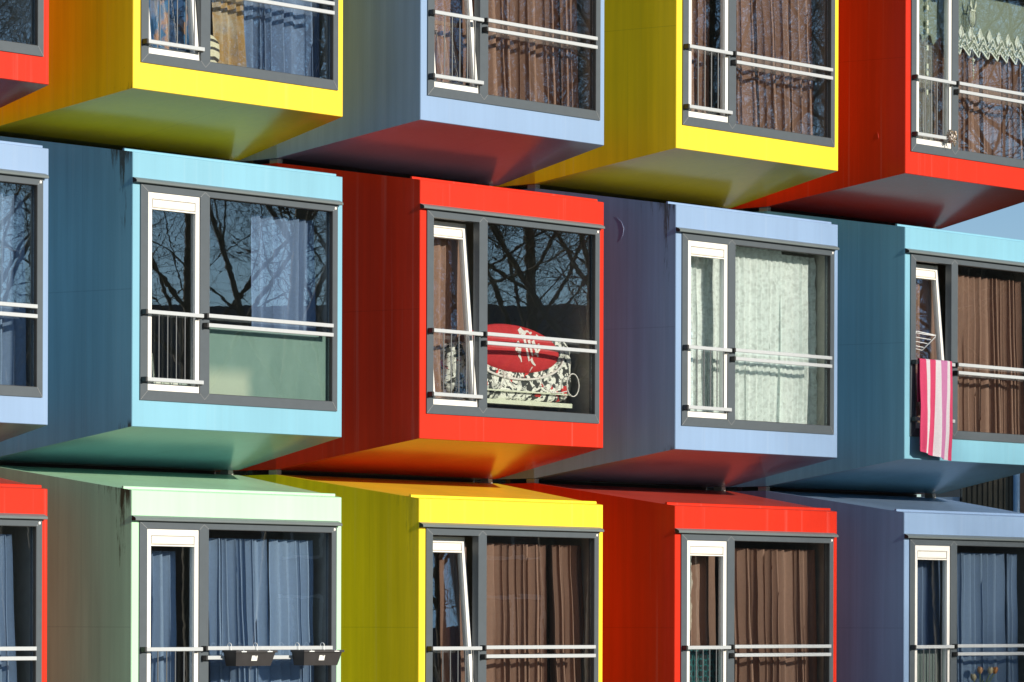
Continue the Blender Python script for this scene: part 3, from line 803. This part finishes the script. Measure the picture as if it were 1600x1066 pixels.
def stroke(pts, w0, w1):
    n = len(pts)
    for i in range(n - 1):
        p, q = Vector(pts[i]), Vector(pts[i + 1]); d = (q - p).normalized(); nn = Vector((-d.y, d.x))
        wa = (w0 + (w1 - w0) * i / (n - 1)) * .5; wb = (w0 + (w1 - w0) * (i + 1) / (n - 1)) * .5
        def yy(a): rr = min(.98, math.hypot(a[0] / CA, a[1] / CB)); return -.045 * math.sqrt(max(0, 1 - rr * rr)) + .03 * rr * rr - .0035
        A, B_, C_, D_ = p - nn * wa, q - nn * wb, q + nn * wb, p + nn * wa
        mb.face([(A.x, yy(A), A.y), (B_.x, yy(B_), B_.y), (C_.x, yy(C_), C_.y), (D_.x, yy(D_), D_.y)])
stroke([(.04, .185), (.06, .15), (.09, .12)], .07, .10); stroke([(.10, .16), (.16, .175), (.18, .15), (.21, .17)], .02, .015)
stroke([(.0, .06), (-.03, .03), (-.04, .0), (-.02, -.02), (.03, -.02)], .03, .05)
stroke([(.08, .09), (.10, .02), (.14, -.06), (.16, -.10)], .035, .018); stroke([(.14, .09), (.17, .0), (.20, -.05)], .04, .02)
stroke([(.20, .09), (.24, .01), (.28, -.05)], .05, .02); stroke([(.28, .07), (.30, .03), (.26, -.02), (.22, -.03)], .03, .02)
stroke([(.0, -.055), (.04, -.09), (.06, -.12)], .03, .01); stroke([(.18, -.075), (.22, -.11), (.27, -.13)], .035, .012); stroke([(.23, -.145), (.22, -.19)], .018, .006)
stroke([(.27, .15), (.31, .135), (.33, .12)], .02, .008)
link('brush_mark', mb.mesh('brush_mark'), [M_paint], cu)
mb = MB(); mb.tube([((CA + .05) * math.cos(a), .012, (CB + .045) * math.sin(a) - .015) for a in [math.pi * (1.02 + .96 * k / 30) for k in range(31)]], .011, 8)
link('piping', mb.mesh('piping', True), [M_paint], cu)
M_shelf = simple('cream_board', (.70, .74, .58), .5)
mb = MB(); mb.box(.95, 2.225, .14, .32, .362, .402); mb.box(.95, 2.225, .135, .14, .362, .402)
mb.box(.95, 2.225, .15, .165, .478, .492); mb.box(.95, .975, .166, .32, .402, .50)
thing_mesh('cream_shelf', mb, [M_shelf], 2, 2, 'long cream shelf board under the graffiti duvet', 'shelf')
mb = MB()
mb.tube([(2.235 + .085 * math.cos(a), .135, .575 + .105 * math.sin(a)) for a in [2 * math.pi * k / 28 for k in range(28)]], .0055, 6, closed=True)
mb.tube([(1.80, .165, .62), (1.86, .15, .53), (1.95, .14, .49), (2.08, .14, .50), (2.17, .14, .52)], .005, 6)
mb.tube([(1.30, .165, .66), (1.30, .15, .58), (1.25, .145, .52), (1.20, .145, .50)], .005, 6)
mb.tube([(1.33, .165, .66), (1.35, .15, .60), (1.40, .145, .54), (1.44, .145, .52)], .005, 6)
thing_mesh('white_cord', mb, [M_paint], 2, 2, 'looped white cord hanging in front of the graffiti duvet', 'cord', smooth=True)

# striped cushion and small bits in the yellow top row window
def stripes():
    m, nt, out = newmat('cream_black_stripes')
    b = N(nt, 'ShaderNodeBsdfPrincipled'); b.inputs['Roughness'].default_value = .8; nt.links.new(b.outputs[0], out.inputs[0])
    tc = N(nt, 'ShaderNodeTexCoord'); wv = nt.nodes.new('ShaderNodeTexWave'); wv.inputs['Scale'].default_value = 4.2; wv.inputs['Distortion'].default_value = 3; wv.wave_type = 'RINGS'
    nt.links.new(tc.outputs['Object'], wv.inputs['Vector'])
    c = mixc(nt, ramp(nt, wv.outputs['Fac'], .22, .32), (.05, .045, .04), (.70, .66, .48)); nt.links.new(c, b.inputs['Base Color']); return m
mb = blob(.98, .125, .42, .13, .05, .14, seed=5)
thing_mesh('striped_cushion', mb, [stripes()], 1, 1, 'cream cushion with black stripes beside the mullion of the yellow top row module', 'cushion', smooth=True)

# lace valance, wind chime, bead string, dried flowers in the red top row module
M_net = cloth('pale_net', (.30, .36, .29), var=.05, scale=80, transl=.25)
M_lace2 = cloth('lace_band', (.82, .87, .78), var=.06, scale=90)
va = empty('lace_valance', origin(1, 4), 'white net valance with a zigzag lace hem across the red module window', 'valance')
per = .1655; xs0 = .95; tip0 = 1.127
def zig(xx):
    t = ((xx - tip0) / per) % 1.0
    return 1.30 + (.095 * (t / .22) if t < .22 else .095 * (1 - (t - .22) / .78))
mb = MB(); n = 160; yv = .155
for i in range(n):
    a = xs0 + (2.44 - xs0) * i / n; b = xs0 + (2.44 - xs0) * (i + 1) / n
    wy = lambda q: yv + .006 * math.sin(q * 9)
    mb.face([(a, wy(a), zig(a)), (b, wy(b), zig(b)), (b, wy(b), 1.93), (a, wy(a), 1.93)])
link('net', mb.mesh('net'), [M_net], va)
mb = MB(); yl = yv - .012
def band(p, q, w):
    d = (Vector(q) - Vector(p)).normalized(); nn = Vector((-d.y, d.x)) * w * .5
    P, Q = Vector(p), Vector(q)
    mb.face([(P.x - nn.x, yl, P.y - nn.y), (Q.x - nn.x, yl, Q.y - nn.y), (Q.x + nn.x, yl, Q.y + nn.y), (P.x + nn.x, yl, P.y + nn.y)])
k = -1
while tip0 + k * per < 2.44:
    x = tip0 + k * per
    if x > xs0:
        v = (x + .22 * per, 1.395)
        band((x, 1.302), v, .016); band(v, (x + per, 1.302), .016)
        pk = (x + .5 * per, 1.52); band((x - .02, 1.42), pk, .012); band(pk, (x + per - .02, 1.42), .012)
        pk2 = (x + .5 * per, 1.47); band((x + .0, 1.37), pk2, .010); band(pk2, (x + per, 1.37), .010)
        cx, cz = x + .02, 1.525
        for s_ in (1.0, .5):
            hw, hh = .042 * s_, .072 * s_; q = [(cx, cz - hh), (cx + hw, cz), (cx, cz + hh), (cx - hw, cz)]
            for a in range(4): band(q[a], q[(a + 1) % 4], .010)
        mb.face([(cx - .03, yl + .003, cz), (cx, yl + .003, cz - .055), (cx + .03, yl + .003, cz), (cx, yl + .003, cz + .055)])
        for dx, dz in ((.3, 1.42), (.5, 1.40), (.7, 1.42), (.5, 1.445), (.15, 1.36), (.85, 1.36), (.62, 1.375), (.38, 1.385)):
            r_ = .009; cx2, cz2 = x + dx * per, dz
            mb.face([(cx2 + r_ * math.cos(a), yl, cz2 + r_ * math.sin(a)) for a in [2 * math.pi * q / 8 for q in range(8)]])
    k += 1
link('lace_hem', mb.mesh('lace_hem'), [M_lace2], va)
M_veil = cloth('sheer_net', (.68, .70, .64), var=.05, scale=60, alpha=.42, transl=.3)
vn = empty('net_curtain', origin(1, 4), 'sheer white net with a pointed hem behind the casement of the red module', 'net curtain')
mb = MB()
mb.grid(lambda u, v: (.30 + .56 * u, .135 + .012 * math.sin(u * 22), (1.34 + .09 * abs(math.sin(u * 9.5))) * (1 - v) + 1.93 * v), 48, 6)
link('upper_net', mb.mesh('upper_net', True), [M_net], vn)
mb = MB(); mb.grid(lambda u, v: (.30 + .50 * u + .05 * (1 - v) * math.sin(u * 8), .19 + .02 * math.sin(u * 30 + v), .36 + 1.2 * v), 48, 10)
link('lower_veil', mb.mesh('lower_veil', True), [M_veil], vn)
M_shell = simple('pale_shell', (.74, .77, .62), .4, var=.08)
wc = empty('wind_chime', origin(1, 4) + Vector((1.23, .065, 0)), 'pale shell wind chime with hoop and beads hanging before the lace valance', 'wind chime')
mb = MB()
for sgn in (-1, 1):
    mb.prism([(sgn * .01, 1.745), (sgn * .055, 1.79), (sgn * .048, 1.86), (sgn * .030, 1.80)][::sgn], -.012, .012)
mb.prism([(-.035, 1.735), (.035, 1.735), (.045, 1.752), (-.045, 1.752)], -.012, .012)
link('winged_top', mb.mesh('winged_top'), [M_shell], wc)
mb = MB(); mb.tube([(.062 * math.cos(a), 0, 1.672 + .10 * math.sin(a)) for a in [2 * math.pi * q / 28 for q in range(28)]], .004, 6, closed=True); link('hoop', mb.mesh('hoop', True), [M_steel], wc)
for x, zl in ((-.033, 1.61), (0, 1.585), (.033, 1.61)):
    mb = MB(); mb.tube([(x, 0, 1.735), (x, 0, zl)], .0085, 8); link('chime_tube', mb.mesh('chime_tube', True), [M_shell], wc)
mb = MB(); mb.tube([(0, 0, 1.57), (.02, 0, 1.05)], .002, 5)
for q, (z, rr) in enumerate(((1.56, .015), (1.44, .012), (1.245, .022), (1.21, .012), (1.175, .010), (1.145, .015), (1.115, .009), (1.09, .011), (1.062, .009))):
    x = .02 * (1.57 - z) / .52; mb.lathe([(.0005, -rr * 1.4), (rr, 0), (.0005, rr * 1.4)], x, 0, z, 10)
link('bead_strand', mb.mesh('bead_strand'), [M_shell], wc)
mb = MB(); mb.tube([(.52, .115, 1.9), (.515, .115, .80)], .003, 5)
for z in (1.80, 1.70, 1.55, 1.47, 1.30, 1.12, 1.05, .86): mb.box(.500, .532, .105, .122, z - .03, z + .02)
thing_mesh('bead_string', mb, [M_shell], 1, 4, 'string of square white beads hanging behind the casement of the red module', 'bead string')
def petals(name, n, rad, seed, mats, r, c, loc, label, cat):
    rnd = random.Random(seed); mb = MB()
    for _ in range(n):
        d = Vector((rnd.gauss(0, 1), rnd.gauss(0, 1), rnd.gauss(0, 1))).normalized(); p = d * rad * rnd.uniform(.35, 1); p.z *= 1.15
        t = d.orthogonal().normalized(); w_ = d.cross(t); s_ = rad * rnd.uniform(.18, .34); tw = rnd.uniform(0, 6.28)
        a = (t * math.cos(tw) + w_ * math.sin(tw)) * s_; b = (w_ * math.cos(tw) - t * math.sin(tw)) * s_ * .7
        mb.face([p - a, p - b + d * s_ * .3, p + a, p + b + d * s_ * .3], rnd.randrange(len(mats)))
    for _ in range(9):
        d = Vector((rnd.gauss(0, .5), rnd.gauss(0, .4), -1)).normalized(); mb.tube([Vector((0, 0, 0)), d * rad * 1.7], .0022, 4, len(mats) - 1)
    return thing_mesh(name, mb, mats, r, c, label, cat, loc=loc)
M_dry = [simple('dried_petal', (.50, .40, .33), .9), simple('dried_petal_pale', (.62, .56, .50), .9), simple('dried_stalk', (.22, .16, .10), .9)]
petals('dried_flower', 150, .062, 3, M_dry, 1, 4, (.655, -.095, .415), 'dried beige flower head tied to the lower rail of the red top row module', 'flower')
rnd = random.Random(8); mb = MB()
for q in range(46):
    x = .24 + .5 * q / 46; p = Vector((x, .12, .295)); h = .18 * (1 - .5 * q / 46) * rnd.uniform(.6, 1.1)
    d = Vector((rnd.uniform(-.06, .06), rnd.uniform(-.03, .02), h)); mb.tube([p, p + d * .6, p + d], .0025, 4, 2)
    for _ in range(4):
        c_ = p + d * rnd.uniform(.6, 1.05); s_ = .014; e1 = Vector((rnd.uniform(-1, 1), rnd.uniform(-1, 1), rnd.uniform(-1, 1))).normalized(); e2 = e1.orthogonal().normalized()
        mb.face([c_ - e1 * s_, c_ - e2 * s_, c_ + e1 * s_, c_ + e2 * s_], rnd.randrange(2))
thing_mesh('dried_bouquet', mb, M_dry, 1, 4, 'row of dried stalks along the window board behind the red casement', 'dried flowers')

# ------------------------------------------------------------------ beyond the modules: yard building, seen in the gap
DV, EV = Vector((.751, .660, 0)), Vector((.660, -.751, 0))
yb = empty('yard_building', (23.33, 10.535, 0), 'brown building clad in ribbed sheet behind the stacked modules', 'building')
yb.rotation_euler = (0, 0, math.atan2(EV.y, EV.x))
M_olive = simple('olive_sheet', (.105, .085, .05), .55, var=.1); M_brick = simple('red_brown_brick', (.16, .085, .06), .9, var=.2, scale=20); M_brown = simple('brown_timber', (.10, .062, .042), .7)
mb = MB(); x = 0.0
while x < .74:
    mb.prism([(x, 0), (x + .052, 0), (x + .052, 5.6), (x, 5.6)], -.03, .05); mb.box(x + .052, x + .078, .0, .05, 0, 5.6); x += .078
link('ribbed_sheet', mb.mesh('ribbed_sheet'), [M_olive], yb)
mb = MB(); mb.box(.86, 14, 0, .2, 0, 5.6); mb.box(0, 14, .2, 6, 0, 5.6); link('wall', mb.mesh('wall'), [M_brown], yb)
mb = MB(); mb.box(-.2, 14.2, -.15, 6.2, 5.6, 5.75); link('roof', mb.mesh('roof'), [simple('roof_felt', (.08, .08, .085), .8)], yb)
mb = MB(); mb.tube([(.80, -.08, 0), (.80, -.08, 5.6)], .05, 16); link('downpipe', mb.mesh('downpipe', True), [simple('pale_blue_pipe', (.24, .42, .60), .3)], yb)
bw = empty('garden_wall', (23.33 - .66 * .02, 10.535 + .751 * .02, 0), 'low brick garden wall with a pale blue coping beside the ribbed brown building', 'wall')
bw.rotation_euler = (0, 0, math.atan2(EV.y, EV.x))
mb = MB(); mb.box(-4.5, -.01, .1, .32, 0, 3.40); link('brickwork', mb.mesh('brickwork'), [M_brick], bw)
mb = MB(); mb.box(-4.55, -.005, .06, .36, 3.402, 3.47); link('coping', mb.mesh('coping'), [simple('pale_blue_coping', (.30, .42, .55), .4)], bw)

# ------------------------------------------------------------------ bare trees and a house across the lawn (mirrored in the panes)
M_bark = simple('grey_brown_bark', (.10, .084, .062), .95, var=.25, scale=6)
def tree_meshes(seed, h, levels=(15, 10, 9, 6), spread=1.0, thin=.78, fork=.30, r0=.2):
    rnd = random.Random(seed); tk = MB(); cr = MB()
    def branch(p, d, L, r, lev):
        n = (7, 6, 5, 4, 3)[lev]; pts = [p.copy()]; rad = [r]; dd = d.copy()
        for i in range(n):
            j = Vector((rnd.gauss(0, 1), rnd.gauss(0, 1), rnd.gauss(0, 1))) * (.05, .16, .20, .24, .26)[lev]
            trop = Vector((0, 0, (.05, .10, .07, .02, .0)[lev]))
            dd = (dd + j + trop).normalized(); pts.append(pts[-1] + dd * (L / n)); rad.append(max(r * (1 - .78 * (i + 1) / n), .0032))
        (tk if lev < 2 else cr).tube(pts, rad, (9, 6, 4, 3, 3)[lev], cap=False)
        if lev >= len(levels): return
        k = levels[lev]
        for q in range(k):
            t = (fork + (1 - fork) * (q + rnd.random()) / k) if lev == 0 else (.18 + .82 * (q + rnd.random()) / k)
            x = t * n; i = min(int(x), n - 1); f_ = x - i
            pp = pts[i].lerp(pts[i + 1], f_); dr = (pts[i + 1] - pts[i]).normalized()
            az = q * 2.4 + rnd.random() * 1.2; o1 = dr.orthogonal().normalized(); o2 = dr.cross(o1)
            side = o1 * math.cos(az) + o2 * math.sin(az)
            ang = (rnd.uniform(.55, 1.15), rnd.uniform(.5, 1.0), rnd.uniform(.5, 1.05), rnd.uniform(.5, 1.1))[lev] * (spread if lev == 0 else 1)
            nd = (dr * math.cos(ang) + side * math.sin(ang)).normalized()
            rr = (rad[i] * (1 - f_) + rad[i + 1] * f_)
            LL = L * (.58, .52, .50, .55)[lev] * (1.12 - .55 * t) * rnd.uniform(.8, 1.15)
            branch(pp, nd, LL, max(rr * (.55, .52, .5, .55)[lev] * thin, .004), lev + 1)
    branch(Vector((0, 0, -.1)), Vector((rnd.uniform(-.08, .08), rnd.uniform(-.08, .08), 1)).normalized(), h, r0, 0)
    return tk.mesh('trunk', True), cr.mesh('crown', False)
TREES = [tree_meshes(11, 15.5, r0=.20), tree_meshes(23, 14.0, r0=.16, spread=1.1), tree_meshes(37, 16.5, r0=.18, fork=.28)]
MC, MD, ME = Vector((-26.14, 24.065, 0)), Vector((.751, -.660, 0)), Vector((.660, .751, 0))
TS = [(1.4, 66, 0, 0.0, 'bare forked tree across the lawn mirrored in the pane over the red cushion'),
      (-3.4, 63, 2, 1.9, 'bare tree across the lawn mirrored in the light blue module window'),
      (-7.2, 68, 1, 4.0, 'bare tree across the lawn mirrored beside the tan drape'),
      (5.9, 66, 1, 2.6, 'bare spreading tree across the lawn mirrored in the lavender lace window'),
      (8.6, 67, 2, 5.2, 'bare tree at the far end of the lawn row facing the towel'),
      (-1.2, 76, 1, 1.1, 'bare tree in the back row of the lawn between two front trees'),
      (3.2, 78, 0, 3.3, 'bare tree in the back row of the lawn nearest the brick house door'),
      (-5.6, 79, 0, 4.4, 'bare tree in the back row of the lawn at the house gable')]
def plant_tree(p, k, rz, lab, sc_=1.0):
    o = empty('bare_tree', p, lab, 'tree', 'bare trees across the lawn'); o.rotation_euler = (0, 0, rz); o.scale = (sc_,) * 3
    link('trunk', TREES[k][0], [M_bark], o); link('crown', TREES[k][1], [M_bark], o)
TS += [(-8.5, 84, 2, .4, 'bare tree behind the lawn row, first along the house wall'), (-3.0, 86, 0, 2.2, 'bare tree behind the lawn row, second along the house wall'),
       (1.0, 83, 2, 5.0, 'bare tree behind the lawn row, third along the house wall'), (5.4, 87, 1, .9, 'bare tree behind the lawn row, fourth along the house wall'),
       (9.6, 82, 0, 2.9, 'bare tree behind the lawn row, last along the house wall')]
for lat, t, k, rz, lab in TS: plant_tree(MC + MD * t + ME * lat, k, rz, lab)
SH = [(14.2, -58, 2, .7, 1.02, 'tall bare tree on the sunny side of the lawn, nearest of three'), (17.2, -66, 0, 2.0, 1.16, 'tall bare tree on the sunny side of the lawn, middle of three'), (16.6, -74, 2, 3.6, 1.24, 'tall bare tree on the sunny side of the lawn, farthest of three')]
for x, y, k, rz, sc_, lab in SH: plant_tree(Vector((x, y, 0)), k, rz, lab, sc_)
hs = empty('brick_house', MC + MD * 98, 'long brick house with a slate roof across the lawn', 'house')
hs.rotation_euler = (0, 0, math.atan2(ME.y, ME.x) + math.pi)
M_hb = simple('dark_house_brick', (.17, .12, .095), .9, var=.2, scale=3); M_slate = simple('dark_slate', (.07, .072, .075), .6, var=.2, scale=4)
mb = MB(); mb.box(-3.4, 22, 0, 9, 0, 6.3); link('wall', mb.mesh('wall'), [M_hb], hs)
mb = MB()
mb.face([(-3.7, -.5, 6.1), (22.4, -.5, 6.1), (22.4, 4.5, 9.6), (-3.7, 4.5, 9.6)]); mb.face([(22.4, 9.5, 6.1), (-3.7, 9.5, 6.1), (-3.7, 4.5, 9.6), (22.4, 4.5, 9.6)])
mb.face([(-3.7, -.5, 6.1), (-3.7, 4.5, 9.6), (-3.7, 9.5, 6.1)]); mb.face([(22.4, 9.5, 6.1), (22.4, 4.5, 9.6), (22.4, -.5, 6.1)])
link('roof', mb.mesh('roof'), [M_slate], hs)
M_hw = simple('house_glass', (.06, .08, .10), .1); 
for k in range(4, 9):
    for z in (.7, 3.1):
        mb = MB(); x = -20 + k * 4.8
        mb.box(x, x + 1.5, -.03, -.001, z, z + 1.5, 1); mb.box(x + .08, x + .71, -.045, -.031, z + .08, z + 1.42, 0); mb.box(x + .79, x + 1.42, -.045, -.031, z + .08, z + 1.42, 0)
        link('window', mb.mesh('window'), [M_hw, M_white], hs)

bk = empty('apartment_block', MC + MD * 97.5, 'tall dark brick apartment block with a flat roof beside the slate roofed house', 'building')
bk.rotation_euler = (0, 0, math.atan2(ME.y, ME.x) + math.pi)
M_bb = simple('sooty_brick', (.075, .055, .045), .9, var=.25, scale=3)
mb = MB(); mb.box(-30, -3.75, -9, 0, 0, 11.2); link('wall', mb.mesh('wall'), [M_bb], bk)
mb = MB(); mb.box(-30.2, -3.6, -9.2, .2, 11.2, 11.5); link('roof', mb.mesh('roof'), [M_slate], bk)
for k in range(8):
    for z in (.9, 3.7, 6.5, 9.0):
        mb = MB(); x = -28.5 + k * 3.05
        mb.box(x, x + 1.5, .001, .04, z, z + 1.4, 0); mb.box(x + .08, x + 1.42, .041, .05, z + .08, z + 1.32, 1)
        link('window', mb.mesh('window'), [M_frame, M_hw], bk)

# ------------------------------------------------------------------ world, sun, camera
SUN = Vector((.108, -1.0, .305)).normalized()
w = bpy.data.worlds.new('World'); sc.world = w; w.use_nodes = True
nt = w.node_tree; bg = nt.nodes['Background']
sky = nt.nodes.new('ShaderNodeTexSky'); sky.sky_type = 'NISHITA'; sky.sun_disc = False
sky.sun_elevation = math.asin(SUN.z); sky.sun_rotation = math.atan2(SUN.x, SUN.y)
sky.altitude = 2000; sky.air_density = 1.0; sky.dust_density = 0.0; sky.ozone_density = 3.0
nt.links.new(sky.outputs[0], bg.inputs[0]); bg.inputs[1].default_value = .082
sl = bpy.data.lights.new('sun', 'SUN'); sl.energy = 4.9; sl.angle = R(.55); sl.color = (1, .91, .77)
so = bpy.data.objects.new('sun', sl); COL.objects.link(so); so.rotation_euler = (-SUN).to_track_quat('-Z', 'Y').to_euler()
so.location = (10, -40, 20)

def plane_mat(): return simple('lawn', (.075, .075, .035), .9, var=.3, scale=1.5)
mb = MB(); mb.face([(-400, -400, 0), (400, -400, 0), (400, 400, 0), (-400, 400, 0)])
g = link('ground', mb.mesh('ground'), [plane_mat()]); g['kind'] = 'structure'; g['label'] = 'green lawn round the stacked modules'

cd = bpy.data.cameras.new('camera'); cam = bpy.data.objects.new('camera', cd); COL.objects.link(cam)
cd.sensor_width = 36; cd.sensor_fit = 'HORIZONTAL'; cd.lens = 6318.03 / 1600 * 36
cd.shift_y = (967.77 - 533) / 1600; cd.clip_end = 3000; cd.clip_start = .1
f = Vector((.75112, .66017, 0)).normalized(); rt = Vector((f.y, -f.x, 0)); up = Vector((0, 0, 1)); a = .0031
r2 = rt * math.cos(a) + up * math.sin(a); u2 = up * math.cos(a) - rt * math.sin(a)
cam.matrix_world = Matrix(((r2.x, u2.x, -f.x, -26.1405), (r2.y, u2.y, -f.y, -24.065), (r2.z, u2.z, -f.z, 1.2145 + Z0), (0, 0, 0, 1)))
sc.camera = cam
sc.view_settings.view_transform = 'Standard'; sc.view_settings.look = 'None'
sc.view_settings.exposure = 0.44; sc.view_settings.gamma = 1
cy = sc.cycles
cy.max_bounces = 10; cy.diffuse_bounces = 6; cy.glossy_bounces = 5; cy.transparent_max_bounces = 24; cy.transmission_bounces = 8
cy.sample_clamp_indirect = 6; cy.blur_glossy = .6; cy.use_denoising = True
try: cy.denoiser = 'OPENIMAGEDENOISE'
except Exception: pass
